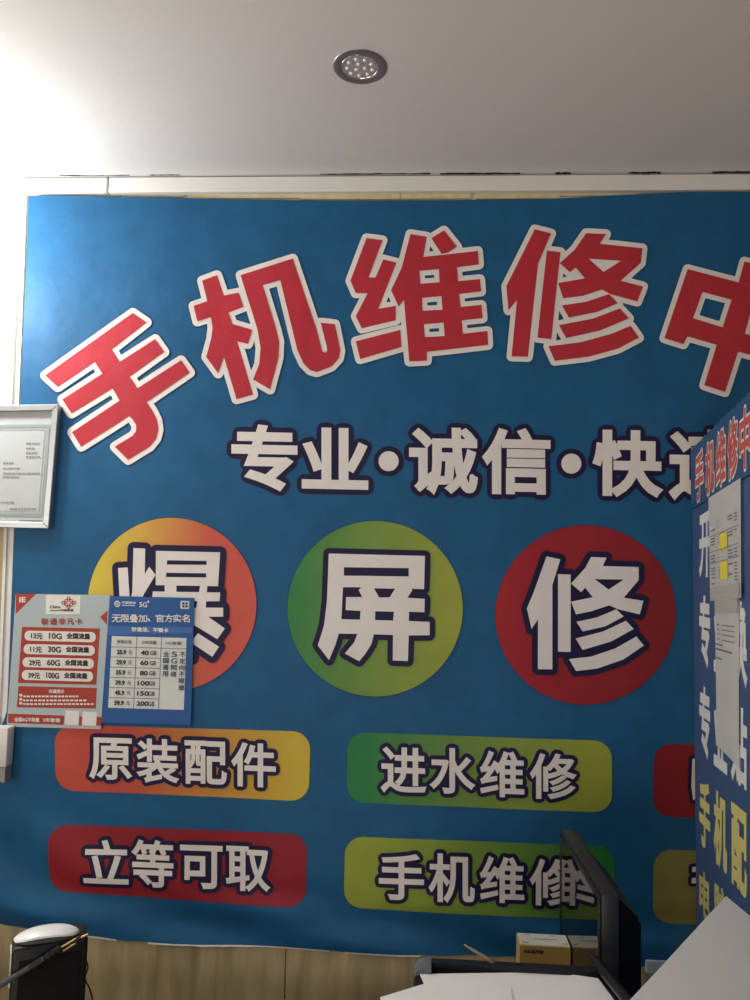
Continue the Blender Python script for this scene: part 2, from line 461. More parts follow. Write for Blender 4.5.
# round badges
k = .21333; o = (100, 530)
BAO = [(p, []) for p in (sc([(92,178),(137,175),(145,310),(98,312)], *o, k),
       sc([(165,85),(220,87),(217,207),(238,172),(268,210),(212,300),(205,320),(250,400),(215,440),(185,390),(130,470),(90,430),(150,330),(158,290)], *o, k))]
BAO.append((sc([(270,98),(568,105),(558,263),(268,258)], *o, k), [sc([(322,142),(505,145),(505,163),(320,162)], *o, k), sc([(318,200),(503,203),(503,222),(316,220)], *o, k)]))
BAO += [(sc(p, *o, k), []) for p in ([(255,287),(568,292),(565,333),(248,333)], [(310,255),(365,256),(365,375),(310,375)], [(475,258),(508,260),(500,375),(455,375)],
        [(240,362),(582,363),(582,405),(240,405)], [(385,400),(440,400),(440,600),(385,600)], [(440,400),(505,400),(590,460),(555,510),(440,440)],
        [(465,482),(563,545),(532,592),(432,525)], [(300,400),(370,400),(260,500),(230,460)], [(360,500),(390,540),(290,600),(270,560)])]
k = .17333; o = (310, 540)
PING = [(sc([(110,78),(663,92),(658,283),(585,280),(590,290),(562,332),(662,338),(660,415),(572,412),(570,465),(690,470),(690,547),(570,548),(565,695),(478,692),(480,545),(370,542),(355,600),(320,655),(285,697),(203,652),(255,590),(275,540),(168,538),(150,600),(112,690),(48,605),(75,520),(85,480),(100,350)], *o, k),
         [sc(h, *o, k) for h in ([(197,157),(570,162),(570,210),(197,205)], [(192,272),(298,272),(282,288),(303,328),(210,328),(207,403),(293,408),(290,458),(183,455)], [(370,278),(492,280),(460,330),(400,330)], [(378,410),(485,412),(480,463),(376,460)])])]
k = .2; o = (510, 540)
XIU = [(sc(p, *o, k), []) for p in ([(178,82),(247,97),(207,225),(207,643),(135,642),(135,395),(103,442),(80,340),(110,270)], [(235,170),(298,173),(298,557),(235,555)],
       [(327,407),(430,385),(525,345),(562,380),(470,430),(358,455)], [(323,490),(460,455),(573,402),(612,443),(500,505),(358,547)], [(290,592),(400,580),(520,540),(625,480),(663,525),(560,595),(430,640),(325,652)])]
XIU.append((sc([(400,85),(477,88),(458,130),(636,135),(636,200),(562,287),(660,303),(642,370),(535,345),(490,325),(400,355),(325,370),(300,307),(408,285),(370,237),(350,260),(300,217),(370,140)], *o, k), [sc([(418,195),(562,197),(487,247)], *o, k)]))
for nm, L, c, rx, ry, r0, ca, cb, ring in (
        ('badge orange', BAO, (173, 604), 84, 86, 5.6, (214, 196, 72), (206, 90, 76), 6.1),
        ('badge green', PING, (375.3, 608.5), 87.3, 87.5, 5, (58, 132, 74), (158, 166, 66), 5.5),
        ('badge red', XIU, (585, 614.7), 90, 89.3, 5.2, (166, 38, 46), (136, 34, 40), 5.8)):  # red darkened to the right in its colour, following the weaker light
    mm = cloth(nm, ca, ramp=(wx(c[0]-rx*.95, c[1]), ca, wx(c[0]+rx*(.45 if nm == 'badge orange' else .9), c[1]), cb))
    P = Print(); P.poly(ellipse(*c, rx+.7, ry+.7), 0, 1); P.poly(ellipse(*c, rx, ry), 1, 0)
    bo = P.build('round_badge', [mm, m_edge], on_banner, banner, base=1, grid=9)
    P = Print(); P.trace(L, [(ring, 1)])
    P.build('badge_character', [m_white, m_navy], on_banner, bo, base=4)
# label panels
PANELS = (
    ('panel orange', [(56.5, 724), (311, 731), (309, 800.5), (57.5, 789.5)], (196, 80, 66), (206, 178, 62), '原装配件', ((91,737,133,779),(138,738,179.5,782),(185.6,740,227.6,783.5),(232,742,276.5,786))),
    ('panel crimson', [(51, 823.5), (308, 833), (306, 906), (49.5, 891)], (148, 36, 42), (146, 34, 48), '立等可取', ((85,839,130,882.5),(132.6,839,174.6,886),(181,844,223.5,887),(226.7,845,270.5,889.5))),
    ('panel green', [(348, 731.5), (611, 740), (611, 811.5), (346.5, 801.5)], (44, 128, 72), (160, 164, 62), '进水维修', ((381,746.5,426,791.5),(430,747,474.5,792.5),(479.6,750,523.6,795.5),(529,752,575,797.5))),
    ('panel lime', [(345.5, 835), (614, 845), (614, 919), (344, 907)], (154, 164, 62), (36, 120, 56), '手机维修', ((379,852,424,898),(428.6,852,474.5,900),(479.6,855,523.6,901),(529,857,575,904))),
    ('panel red', [(653, 742.5), (900, 752), (900, 828), (651.5, 815)], (136, 30, 38), (130, 30, 38), '', ()),
    ('panel olive', [(653, 848), (900, 858), (900, 936), (651.5, 922)], (132, 126, 66), (132, 126, 66), '', ()))
for nm, q, ca, cb, st, bxs in PANELS:
    x0, x1 = wx(q[0][0]+20, q[0][1]), wx(q[1][0]-10, q[1][1])
    if nm == 'panel orange': x0 = wx(130, 760)
    mm = cloth(nm, ca, ramp=(x0, ca, x1, cb))
    P = Print(); P.poly(rrect(q, 18), 0, 0)
    po = P.build('label_panel', [mm], on_banner, banner, base=1, grid=9)
    for ch, bx in zip(st, bxs):
        P = Print(); P.text(ch, bq(*ins(bx, 1.0), .035), 1.0, [(4.1, 1)])
        P.build('panel_character', [m_white, m_navy], on_banner, po, base=3)
    if nm == 'panel red':
        P = Print(); P.trace([([(691, 758), (697, 757), (697, 797), (692, 799), (690, 785)], [])], [(3.4, 1)])
        P.build('panel_character', [m_white, m_navy], on_banner, po, base=3)
    if nm == 'panel olive':
        P = Print(); P.trace([([(690.5, 877), (698, 876), (698, 882), (690.5, 882)], []), ([(691, 866), (698, 865), (698, 870), (691, 871)], [])], [(3.4, 1)])
        P.build('panel_character', [m_white, m_navy], on_banner, po, base=3)
    if nm == 'panel lime':             # last characters of this panel run on towards the screen edge
        pass
# white torn hem showing along the lower edge
bm = bmesh.new()
for a, c in ((88, 118), (150, 330), (345, 420)):
    n = 24; up, lo = [], []
    for i in range(n+1):
        px = a+(c-a)*i/n; y = interp(BOT, px)
        p = at(px, y-.3, YB); q = at(px, y+.9+.7*random.random(), YB)
        up.append(bm.verts.new((p.x, YB-wr(p.x, p.z)-.0006, p.z))); lo.append(bm.verts.new((q.x, YB-wr(q.x, q.z)-.0004, q.z)))
    for i in range(n): bm.faces.new((up[i], lo[i], lo[i+1], up[i+1]))
bobj('hem_edge', bm, m_white, banner)

# ------------------------------------------------------------------ framed certificate
YCERT = YB-.012
def flat(Y): return lambda px, py, d: at(px, py, Y-d)
cr = [(-72, 408), (62, 405.5), (52, 529), (-84, 526)]
def wallbox(name, q, Y, th, m, parent=None, bev=.001):
    """slab with the outline of a photo quad on the plane Y, thickness th towards the room"""
    bm = bmesh.new(); P = [at(x, y, Y) for x, y in q]
    f = [bm.verts.new((p.x, Y-th, p.z)) for p in P]; g = [bm.verts.new((p.x, Y, p.z)) for p in P]
    bm.faces.new(f); bm.faces.new(g[::-1])
    n = len(P)
    for i in range(n): bm.faces.new((f[i], g[i], g[(i+1) % n], f[(i+1) % n]))
    if bev: bmesh.ops.bevel(bm, geom=bm.edges[:], offset=bev, segments=1, affect='EDGES')
    return bobj(name, bm, m, parent)
def shrink(q, a, bq_=None):
    f = quadmap(q); w = a
    W = (Vector(q[1])-Vector(q[0])).length; H = (Vector(q[3])-Vector(q[0])).length
    return [f(w/W, w/H), f(1-w/W, w/H), f(1-w/W, 1-w/H), f(w/W, 1-w/H)]
pc = at(-10, 526, YB-.01)
cert = tag(empty('framed_certificate', Vector((pc.x, YB-.01, pc.z))), 'silver framed certificate hung over the left side of the blue banner', 'certificate')
qi = shrink(cr, 6)
for i in range(4):
    j = (i+1) % 4
    wallbox('frame_side', [cr[i], cr[j], qi[j], qi[i]], YB-.008, .018, m_silver, cert, bev=.0015)
sheet = wallbox('certificate_sheet', shrink(cr, 5), YB-.009, .006, mat('certificate paper', (186, 188, 188), rough=.6), cert, bev=0)
P = Print(); q1 = [(-58, 425), (50, 424.5), (43.5, 517), (-68, 515)]; q2, q3, q4 = shrink(q1, 3), shrink(q1, 4.6), shrink(q1, 5.2)
P.poly(q1, 0, 0, [q2]); P.poly(q3, 0, 0, [q4])
mg = mat('certificate border grey', (150, 160, 156), rough=.6); mt = mat('faded ink', (140, 136, 132), rough=.7)
for y, a, c in ((443.5, 26, 40), (448.5, 26, 35), (453, 26, 38), (457, 26, 38), (463, 3, 13), (468.5, 3, 20), (473.5, 3, 39), (477, 3, 19), (502.5, 1, 14), (509, 10, 34)):
    x = a
    while x < c:
        w = random.uniform(1.2, 2.4); P.poly([(x, y-.9), (x+w, y-.9), (x+w, y+.8), (x, y+.8)], 0, 1); x += w+random.uniform(.5, 1.2)
P.poly([(19, 520), (42, 520), (42, 521.2), (19, 521.2)], 0, 1)
P.build('certificate_print', [mg, mt], flat(YB-.0155), sheet)

# ------------------------------------------------------------------ two posters
def poster(name, label, q, Y, m):
    c = at((q[2][0]+q[3][0])/2, (q[2][1]+q[3][1])/2, Y)
    e = tag(empty(name, c), label, 'poster')
    s = wallbox('poster_sheet', q, Y, .0012, m, e, bev=0)
    return e, s
# --- red and white price poster
Yp = YB-.0115
rq = [(16, 593.6), (110, 595), (101, 729), (7, 726.5)]
m_pale = mat('poster pale grey', (176, 186, 188), rough=.55, noise=.03); m_pred = mat('poster red', (166, 58, 46), rough=.55); m_pw = mat('poster white', (228, 224, 216), rough=.55)
m_ink = mat('poster dark ink', (60, 40, 46), rough=.6); m_pb = mat('poster blue', (34, 86, 148), rough=.55); m_table = mat('poster table white', (214, 214, 208), rough=.6); m_line = mat('poster table line', (110, 116, 122), rough=.6)
pe, ps = poster('price_poster', 'red and pale grey price poster with four rounded rows on lower left of banner', rq, Yp, m_pale)
k = .16; ox, oy = 0, 580
def pp(*c): return sc(c, 0, 580, .16)
fl = flat(Yp-.0012)
P = Print(); P.poly(pp((100, 85), (228, 85), (98, 212)), 0, 0); P.poly(pp((672, 190), (668, 280), (625, 232)), 0, 0)
P.poly(pp((138, 293), (625, 303), (602, 655), (112, 643)), 0, 0); P.poly(pp((115, 663), (605, 675), (598, 803), (105, 795)), 0, 0)
P.poly(pp((52, 835), (402, 848), (398, 905), (48, 893)), 0, 0); P.poly(pp((497, 852), (513, 852), (510, 910), (494, 910)), 0, 0); P.poly(pp((605, 855), (637, 857), (634, 912), (602, 910)), 0, 0)
for y, dx in ((316, 0), (400, -6), (482, -12), (562, -17)):
    P.poly(rrect(pp((155+dx, y), (600+dx, y+10), (597+dx, y+74), (152+dx, y+62)), 4.6), 1, 1)
P.poly(pp((288, 95), (502, 95), (500, 215), (285, 213)), 0, 1)
P.poly(pp((410, 815), (495, 820), (490, 908), (404, 903)), 1, 1); P.poly(pp((518, 822), (605, 826), (600, 912), (512, 908)), 1, 1)
for y in (720, 745, 770): P.poly(ellipse(130*.16, 580+y*.16, 1.6, 1.5, 14), 1, 1)
P.build('poster_panel', [m_pred, m_pw], fl, ps, base=.5)
P = Print()
P.text('IE', pp((122, 108), (158, 108), (158, 138), (122, 138)), .35, mi=1)
for a in range(4):                     # looped knot emblem
    t = math.pi/4+a*math.pi/2
    for rr_, qx in ((22, 0), (34, math.pi/4)):
        cx_, cy_ = 429+rr_*math.cos(t+qx), 142+rr_*.8*math.sin(t+qx)
        E = ellipse(cx_*.16, 580+cy_*.16, 1.5, 1.4, 14)
        P.band([(E[i], E[(i+1) % 14]) for i in range(14)], .42, 1, 0, 6)
P.text('China', pp((312, 160), (376, 160), (376, 176), (312, 176)), .12, mi=2)
P.text('unicom中国联通', pp((312, 182), (458, 182), (458, 196), (312, 196)), .1, mi=2)
for ch, x in zip('联通非凡卡', (258, 312, 366, 418, 470)): P.text(ch, pp((x, 240), (x+44, 241), (x+44, 280), (x, 279)), .2, mi=0)
for st, y, dx in ((('13元', '10G', '全国流量'), 331, 0), (('11元', '30G', '全国流量'), 415, -6), (('29元', '60G', '全国流量'), 498, -12), (('39元', '100G', '全国流量'), 578, -17)):
    for s_, a, c in zip(st, (195, 307, 418), (265, 385, 562)): P.text(s_, pp((a+dx, y), (c+dx, y+5), (c+dx, y+39), (a+dx, y+34)), .28, mi=2)
P.text('充值提示', pp((305, 683), (400, 685), (400, 708), (305, 706)), .15, mi=1)
for y, c in ((722, 490), (747, 525), (770, 585)):
    x = 145
    while x < c:
        w = random.uniform(14, 22); P.poly(pp((x, y), (x+w, y), (x+w, y+11), (x, y+11)), 0, 1); x += w+random.uniform(4, 8)
P.text('全国4G不限量', pp((90, 858), (245, 862), (245, 888), (90, 884)), .15, mi=1); P.text('2年套餐', pp((268, 862), (376, 865), (376, 890), (268, 888)), .15, mi=1)
P.build('poster_lettering', [m_pred, m_pw, m_ink], fl, ps, base=2)
# --- blue tariff poster
bqd = [(110, 596), (194.5, 598), (191, 725), (102, 722.5)]
Yp2 = YB-.0135
pe2, ps2 = poster('tariff_poster', 'blue tariff poster with white price table over the orange badge', bqd, Yp2, m_pb)
def p2(*c): return sc(c, 95, 580, .16)
fl2 = flat(Yp2-.0012)
tq = p2((105, 350), (572, 363), (555, 812), (82, 798))
P = Print(); P.poly(tq, 0, 0)
P.poly(p2((82, 285), (608, 297), (606, 332), (80, 345)), 0, 2)
P.poly(rrect(p2((535, 130), (590, 132), (588, 182), (533, 180)), 1.2), 0, 0)
f = quadmap(tq)
def ln(u0, v0, u1, v1, w=.32):
    a, c = f(u0, v0), f(u1, v1); P.band([(a, c)], w, 1, 1, 6)
for u in (.335, .665): ln(u, 0, u, 1)
ln(0, .15, 1, .15)
for i in range(1, 6): ln(0, .15+.1417*i, .665, .15+.1417*i)
P.build('price_table', [m_table, m_line, mat('poster band blue', (62, 104, 168), rough=.55)], fl2, ps2, base=.5)
P = Print()
for s_, u, v, w, h in (('套餐价格', .17, .075, .2, .05), ('分钟流量', .5, .075, .2, .05), ('5G套餐', .83, .075, .22, .045)):
    P.text(s_, [f(u-w/2, v-h/2), f(u+w/2, v-h/2), f(u+w/2, v+h/2), f(u-w/2, v+h/2)], .08, mi=2)
for i, (a, c) in enumerate((('25.9', '40'), ('29.9', '60'), ('35.9', '80'), ('39.9', '100'), ('45.9', '150'), ('59.9', '200'))):
    v = .15+.1417*(i+.5); h = .058
    for s_, u, w, bl in ((a, .14, .12, .28), ('元', .26, .05, .05), (c, .45, .05*len(c), .28), ('GB', .565, .08, .1)):
        P.text(s_, [f(u-w/2, v-h/2), f(u+w/2, v-h/2), f(u+w/2, v+h/2), f(u-w/2, v+h/2)], bl, mi=1)
for u, st, n0 in ((.735, '全国通用', .2), (.845, '5G网络', .2), (.955, '不定向不限速', .2)):
    for i, ch in enumerate(st):
        v = n0+.092*i+.03; w, h = .075, .07
        P.text(ch, [f(u-w/2, v-h/2), f(u+w/2, v-h/2), f(u+w/2, v+h/2), f(u-w/2, v+h/2)], .18, mi=3)
x = 108
for ch, (a, c) in zip('无限叠加官方实名', ((106, 160), (164, 214), (218, 268), (272, 325), (380, 432), (436, 484), (488, 538), (544, 592))):
    P.text(ch, p2((a, 215), (c, 217), (c, 264), (a, 262)), .16, mi=0)
P.text('、', p2((328, 240), (345, 240), (345, 258), (328, 258)), .3, mi=0)
P.text('秒激活、不锁卡', p2((230, 295), (458, 302), (458, 328), (230, 321)), .2, mi=0)
P.text('中国移动', p2((168, 133), (254, 135), (254, 150), (168, 148)), .1, mi=0); P.poly(p2((168, 155), (250, 157), (250, 162), (168, 160)), 0, 0)
P.text('5G', p2((278, 138), (325, 140), (325, 170), (278, 168)), .15, mi=0); P.text('+', p2((326, 128), (340, 128), (340, 142), (326, 142)), .2, mi=0)
P.poly(ellipse(95+139*.16, 580+149*.16, 3.2, 3.2, 24), 0, 0)
for dy in (-9, 0, 9): P.band([((95+(124)*.16, 580+(149+dy+3)*.16), (95+(154)*.16, 580+(149+dy-3)*.16))], .28, 1, 4, 6)
for a, c in ((545, 140), (565, 140), (545, 158), (565, 158)): P.poly(p2((a, c), (a+14, c), (a+14, c+13), (a, c+13)), 0, 1)
P.build('poster_lettering', [m_pw, mat('poster ink', (48, 50, 56), rough=.6), m_line, mat('poster blue ink', (70, 92, 118), rough=.6), m_pb], fl2, ps2, base=3)

# ------------------------------------------------------------------ small white box at the left edge, socket plate by the floor side
b0 = at(-30, 766, YB-.045); b1 = at(8, 728, YB-.045)
e = tag(empty('junction_box', Vector(((b0.x+b1.x)/2, YB-.02, b0.z))), 'white plastic junction box on the wall at the left edge of the banner', 'junction box')
bm = bmesh.new(); box(bm, b0.x, b1.x, YB-.045, YB-.013, b0.z, b1.z, bev=.003); bobj('box_body', bm, m_plas, e, smooth=True, auto=40)
bm = bmesh.new(); z0 = at(0, 783, YB-.045).z
vs = box(bm, b0.x, b1.x-.002, YB-.043, YB-.0135, z0, b0.z-.0004)
for v in vs:
    if v.co.x < b1.x-.02 and v.co.z < b0.z-.01: v.co.z += .02
bobj('lower_cover', bm, mat('grey cover', (150, 148, 140), rough=.6), e)
p0, p1 = at(643, 968, YW-.009), at(662, 956, YW-.009)
e = tag(empty('socket_plate', Vector(((p0.x+p1.x)/2, YW-.01, p0.z))), 'pale grey socket plate low on the wall, right of the monitor', 'socket plate')
bm = bmesh.new(); box(bm, p0.x, p1.x+.02, YW-.032, YW-.008, p0.z, p1.z, bev=.002); bobj('plate', bm, mat('pale grey plastic', (170, 184, 190), rough=.5), e)

# ------------------------------------------------------------------ ceiling downlight (switched off)
c = atz(360, 67, ZC); rad = (atz(387, 67, ZC)-atz(332.5, 67, ZC)).length/2
dl = tag(empty('recessed_downlight', c), 'round nickel recessed downlight, switched off, in the white ceiling', 'ceiling light')
bm = bmesh.new(); lathe(bm, [(rad*.68, -.001), (rad*.70, .0012), (rad*.75, .0022), (rad*.93, .0018), (rad, .0006), (rad, -.002)], c, 64); bobj('trim_ring', bm, m_lamp, dl, smooth=True)
bm = bmesh.new(); lathe(bm, [(rad*.71, -.001), (rad*.69, .0014), (rad*.67, .002), (rad*.65, .0014), (rad*.64, .0003)], c, 64); bobj('inner_ring', bm, m_chrome, dl, smooth=True)
bm = bmesh.new(); lathe(bm, [(rad*.66, .0003), (0, .0009)], c, 48); bobj('face_plate', bm, mat('lamp face grey', (186, 182, 176), rough=.3, metal=.3), dl)
for n, rr_ in ((9, .47), (3, .19)):
    for i in range(n):
        a = 2*math.pi*i/n+.3
        bm = bmesh.new(); q = c+Vector((rad*rr_*math.cos(a), rad*rr_*math.sin(a), -.0008))
        lathe(bm, [(rad*.075, 0), (rad*.065, .0016), (rad*.04, .0026), (0, .003)], q, 16); bobj('led_lens', bm, m_lens, dl, smooth=True)

# ------------------------------------------------------------------ counter (just below the picture)
ZT = .70
YBK = 1.55
e = tag(empty('counter', Vector((0, 1.1, 0))), 'laminate counter running along the foot of the picture', 'counter')
bm = bmesh.new(); box(bm, -1.2, .472, .62, YBK, ZT-.03, ZT, bev=.004); bobj('counter_top', bm, m_wood, e)
for x in (-1.16, -.3, .45):
    bm = bmesh.new(); box(bm, x-.012, x+.012, .66, YBK-.03, 0, ZT-.03); bobj('side_panel', bm, m_wood, e)
bm = bmesh.new(); box(bm, -1.145, .435, .7, .716, .08, ZT-.03); bobj('front_panel', bm, m_wood, e)

# ------------------------------------------------------------------ side board at the right
B0 = at(693.3, 600, 1.70)
bd = ray(530, 566); bd.z = 0; bd.normalize(); bdir = -bd                # runs from the back wall towards the room
bn = Vector((-bdir.y, bdir.x, 0)); 
if bn.x > 0: bn = -bn                   # faces the room's left
def on_board(px, py, d):
    r_ = ray(px, py); t = (B0-CAM).dot(bn)/r_.dot(bn)
    return CAM + r_*t + bn*d
BL = .82
def bpt(s, z, d=0): return Vector((B0.x, B0.y, 0)) + bdir*s + bn*d + Vector((0, 0, z))
def s_of(p): return (p-B0).dot(bdir)
m_board = mat('board blue', (58, 84, 126), rough=.5, noise=.06); m_head = mat('header blue', (40, 78, 120), rough=.5, noise=.06)
zt0 = on_board(695, 448, 0).z; zt1 = on_board(750, 393, 0).z; s1 = s_of(on_board(750, 393, 0))
zs0 = on_board(695, 509, 0).z; zs1 = on_board(750, 475, 0).z
def tz(s): return zt0+(zt1-zt0)*s/s1
def sz(s): return zs0+(zs1-zs0)*s/s1
board = tag(empty('sign_board', bpt(BL/2, 0, -.01)), 'tall blue sign board with white and yellow characters standing at right, papers taped on', 'sign board')
def boardslab(name, lo, hi, d0, d1, m, n=1, rag=0, parent=None):
    bm = bmesh.new(); rows = []
    for i in range(n+1):
        s = BL*i/n; r_ = rag*(random.random()-.5) if rag else 0
        rows.append([bm.verts.new(bpt(s, z, d)) for z, d in ((lo(s), d1), (hi(s)+r_, d1), (hi(s)+r_, d0), (lo(s), d0))])
    for a, c in zip(rows, rows[1:]):
        for q in range(4): bm.faces.new((a[q], a[(q+1) % 4], c[(q+1) % 4], c[q]))
    bm.faces.new(rows[0]); bm.faces.new(rows[-1][::-1])
    return bobj(name, bm, m, parent)
panel = boardslab('panel', lambda s: 0, sz, -.022, 0, m_board, 8, 0, board)
head = boardslab('header_strip', lambda s: sz(s)+.0005, tz, -.022, .003, m_head, 80, .005, board)
def lerp_row(T0, T1, x): return T0[1]+(T1[1]-T0[1])*(x-T0[0])/(T1[0]-T0[0])
def rowq(a, c, t0, t1, b0_, b1_):
    return [(a, lerp_row(t0, t1, a)), (c, lerp_row(t0, t1, c)), (c, lerp_row(b0_, b1_, c)), (a, lerp_row(b0_, b1_, a))]
m_by = mat('board yellow', (214, 204, 128), rough=.5); m_bw = mat('board white', (220, 220, 218), rough=.5)
m_hr = mat('header red', (196, 84, 76), rough=.5)
for ch, a, c in (('手', 697.3, 705.5), ('机', 707.5, 716.5), ('维', 718.3, 728), ('修', 730, 740.3), ('中', 742, 753)):
    P = Print(); P.text(ch, rowq(a, c, (697, 456), (755, 400), (697, 503), (755, 464)), .03, [(.05, 1)], own=True)
    P.build('header_character', [m_hr, m_bw], on_board, head, base=7.5, normal=bn)
def brow(st, xs, t0, t1, b0_, b1_, m, bold=.9):
    for ch, (a, c) in zip(st, xs):
        P = Print(); P.text(ch, rowq(a, c, t0, t1, b0_, b1_), .042, own=True)
        P.build('board_character', [m], on_board, panel, base=1, normal=bn)
XS = ((699.5, 710.5), (714, 727.5), (731.5, 747.5))
brow('开', XS, (698, 517), (750, 484), (698, 577), (750, 581), m_bw, 1.0)
brow('专业换', XS, (698, 594), (750, 601), (698, 663), (750, 690), m_bw, .9)
brow('专业贴', XS, (698, 682), (750, 712), (698, 752), (750, 794), m_bw, .9)
brow('手机配', XS, (700, 777), (750, 815), (700, 843), (750, 905), m_by, .7)
brow('电脑', XS, (700, 868), (750, 912), (700, 914), (750, 972), m_by, .7)
# papers taped to the board
m_pg = mat('shadowless grey paper', (190, 188, 186), rough=.7)
def boardsheet(name, label, q, d0, d1, wav, m, cols=6, rows_=14):
    f = quadmap(q); bm = bmesh.new(); G = []
    for i in range(rows_+1):
        G.append([])
        for j in range(cols+1):
            u, v = j/cols, i/rows_
            x, y = f(u, v); d = d0+(d1-d0)*v + wav*math.sin(v*7+u*2)*v
            G[-1].append(bm.verts.new(on_board(x, y, d)))
    fs = []
    for i in range(rows_):
        for j in range(cols): fs.append(bm.faces.new((G[i][j], G[i+1][j], G[i+1][j+1], G[i][j+1])))
    bmesh.ops.solidify(bm, geom=fs, thickness=.0006)
    o = bobj(name, bm, m, None, smooth=True, auto=50)
    return tag(o, label, 'sheet of paper')
q1 = [(711.7, 498), (744.3, 478), (745, 598), (713.5, 601)]
s1_ = boardsheet('paper_sheet', 'white printed sheet with yellow marks taped on the upper part of the blue board', q1, .006, .006, .0, m_paper)
P = Print(); f = quadmap(q1)
def cell(u0, v0, u1, v1, mi, l=0): P.poly([f(u0, v0), f(u1, v0), f(u1, v1), f(u0, v1)], l, mi)
for v0, v1 in ((.40, .55), (.66, .82)): cell(.36, v0, .6, v1, 0)
for blk in (.27, .41, .57, .69, .78):
    for r_ in range(3):
        v = blk+r_*.028
        for u0, u1 in ((.08, .22), (.3, .34), (.62, .8), (.83, .95)):
            if random.random() < .75: cell(u0, v, u1*.96, v+.011, 1, 1)
for v in (.385, .535, .645): cell(.02, v, .98, v+.005, 1, 1)
cell(.03, .87, .97, .985, 2)
P.build('sheet_print', [mat('highlighter yellow', (222, 206, 64), rough=.6), mat('sheet ink', (120, 116, 120), rough=.7), mat('blurred grey print', (168, 164, 160), rough=.7)], lambda x, y, d: on_board(x, y, .0068+d), s1_, normal=bn)
q2 = [(716.5, 596), (740.5, 594), (741, 768), (718.5, 745)]
s2_ = boardsheet('paper_sheet', 'long blank-bottomed white sheet hanging below the yellow-marked sheet on the blue board', q2, .003, .003, .0, m_paper)
P = Print(); f = quadmap(q2)
cell(.02, .02, .98, .11, 2)
for v in (.185, .215, .245, .28):
    cell(.1, v, .2, v+.012, 0); cell(.3, v+.003, .85, v+.009, 1)
cell(.05, .315, .35, .325, 1); cell(.05, .345, .75, .357, 1); cell(.05, .405, .3, .415, 1)
P.build('sheet_print', [mat('pale blue mark', (120, 164, 186), rough=.6), MATS['sheet ink'], MATS['blurred grey print']], lambda x, y, d: on_board(x, y, .0038+d), s2_, normal=bn)

# ------------------------------------------------------------------ monitor standing edge-on, screen to the left
YN, YFAR = 1.25, 1.54
A = at(600, 893, YN); Bf = at(560.5, 830, YFAR)
md = Vector((Bf.x-A.x, Bf.y-A.y, 0)).normalized(); mn = Vector((-md.y, md.x, 0))          # mn points left (screen side)
mw = (Vector((Bf.x, Bf.y, 0))-Vector((A.x, A.y, 0))).length
ztop = (A.z+Bf.z)/2
MM = Matrix((( md.x, mn.x, 0, A.x), (md.y, mn.y, 0, A.y), (0, 0, 1, 0), (0, 0, 0, 1)))    # local x along width, y out of the screen
mon = empty('computer_monitor', Vector((A.x, A.y, ZT))+md*mw/2-mn*.02)
tag(mon, 'black computer monitor seen edge-on on the counter, glossy screen mirroring the banner', 'monitor')
th = .030; zb = ztop-.235
def mobj(name, fn, m, parent=mon, sm=True):
    bm = bmesh.new(); fn(bm); bmesh.ops.transform(bm, matrix=MM, verts=bm.verts[:])
    return bobj(name, bm, m, parent, smooth=sm, auto=35)
m_bez = mat('monitor bezel', (48, 48, 47), rough=.42, noise=.08, nscale=40)
m_scr = mat('glossy screen', (6, 7, 9), rough=.03, spec=.5, ior=2.6)
casing = mobj('casing', lambda bm: box(bm, 0, mw, -th, -.002, zb, ztop, bev=.003), m_bez)
def bez(bm):
    for x0, x1, z0, z1 in ((0, mw, ztop-.012, ztop-.0005), (0, mw, zb, zb+.016), (0, .010, zb+.016, ztop-.012), (mw-.010, mw, zb+.016, ztop-.012)):
        box(bm, x0, x1, -.002, .0015, z0, z1, bev=.0006)
mobj('screen_bezel', bez, m_blackg)
mobj('screen', lambda bm: box(bm, .010, mw-.010, -.0022, .0004, zb+.016, ztop-.012), m_scr, sm=False)
def rear(bm):
    vs = box(bm, .012, mw-.03, -th-.045, -th+.001, zb+.03, ztop-.008)
    for v in vs:
        if v.co.y < -th-.02:
            v.co.z += -.045 if v.co.z > zb+.1 else .03
            v.co.x += .02 if v.co.x < .1 else -.04
    bmesh.ops.bevel(bm, geom=bm.edges[:], offset=.006, segments=2, affect='EDGES')
mobj('rear_housing', rear, m_black)
mobj('stand_neck', lambda bm: box(bm, mw/2-.03, mw/2+.03, -th-.03, -th-.005, ZT+.012, zb+.08, bev=.005), m_black)
def base(bm):
    lathe(bm, [(0, .014), (.085, .012), (.1, .006), (.1, 0), (0, 0)], Vector((mw/2, -th+.01, ZT)), 40, axis=1)
mobj('stand_base', base, m_black)
def plug(bm):
    tube(bm, [(-.001, -.012, zb+.105), (-.014, -.013, zb+.103)], .009, 16); tube(bm, [(-.014, -.013, zb+.103), (-.03, -.014, zb+.09), (-.032, -.014, zb+.02)], .003, 8)

# small yellow carton beside the screen
YX0 = 1.44; 
cl = at(519.5, 944.5, YX0); cR = min((A + md*((y_-A.y)/md.y) for y_ in (YX0, YX0+.046)), key=lambda p: p.x)
ctop = cl.z
carton = tag(empty('yellow_carton', Vector(((cl.x+cR.x)/2, YX0+.03, ZT))), 'small upright yellow carton with white top beside the monitor screen', 'carton')
cx1 = cR.x-.0007
m_yel = mat('carton yellow', (172, 142, 78), rough=.55, noise=.05); m_ctop = mat('carton top white', (206, 204, 190), rough=.5, noise=.04)
bm = bmesh.new(); box(bm, cl.x, cx1, YX0, YX0+.045, ZT, ctop-.001, bev=.001); cb = bobj('carton_body', bm, m_yel, carton)
bm = bmesh.new(); box(bm, cl.x+.0015, cx1-.0015, YX0+.0015, YX0+.0435, ctop-.0012, ctop, bev=0); ct = bobj('carton_top', bm, m_ctop, carton)
P = Print(); w = cx1-cl.x
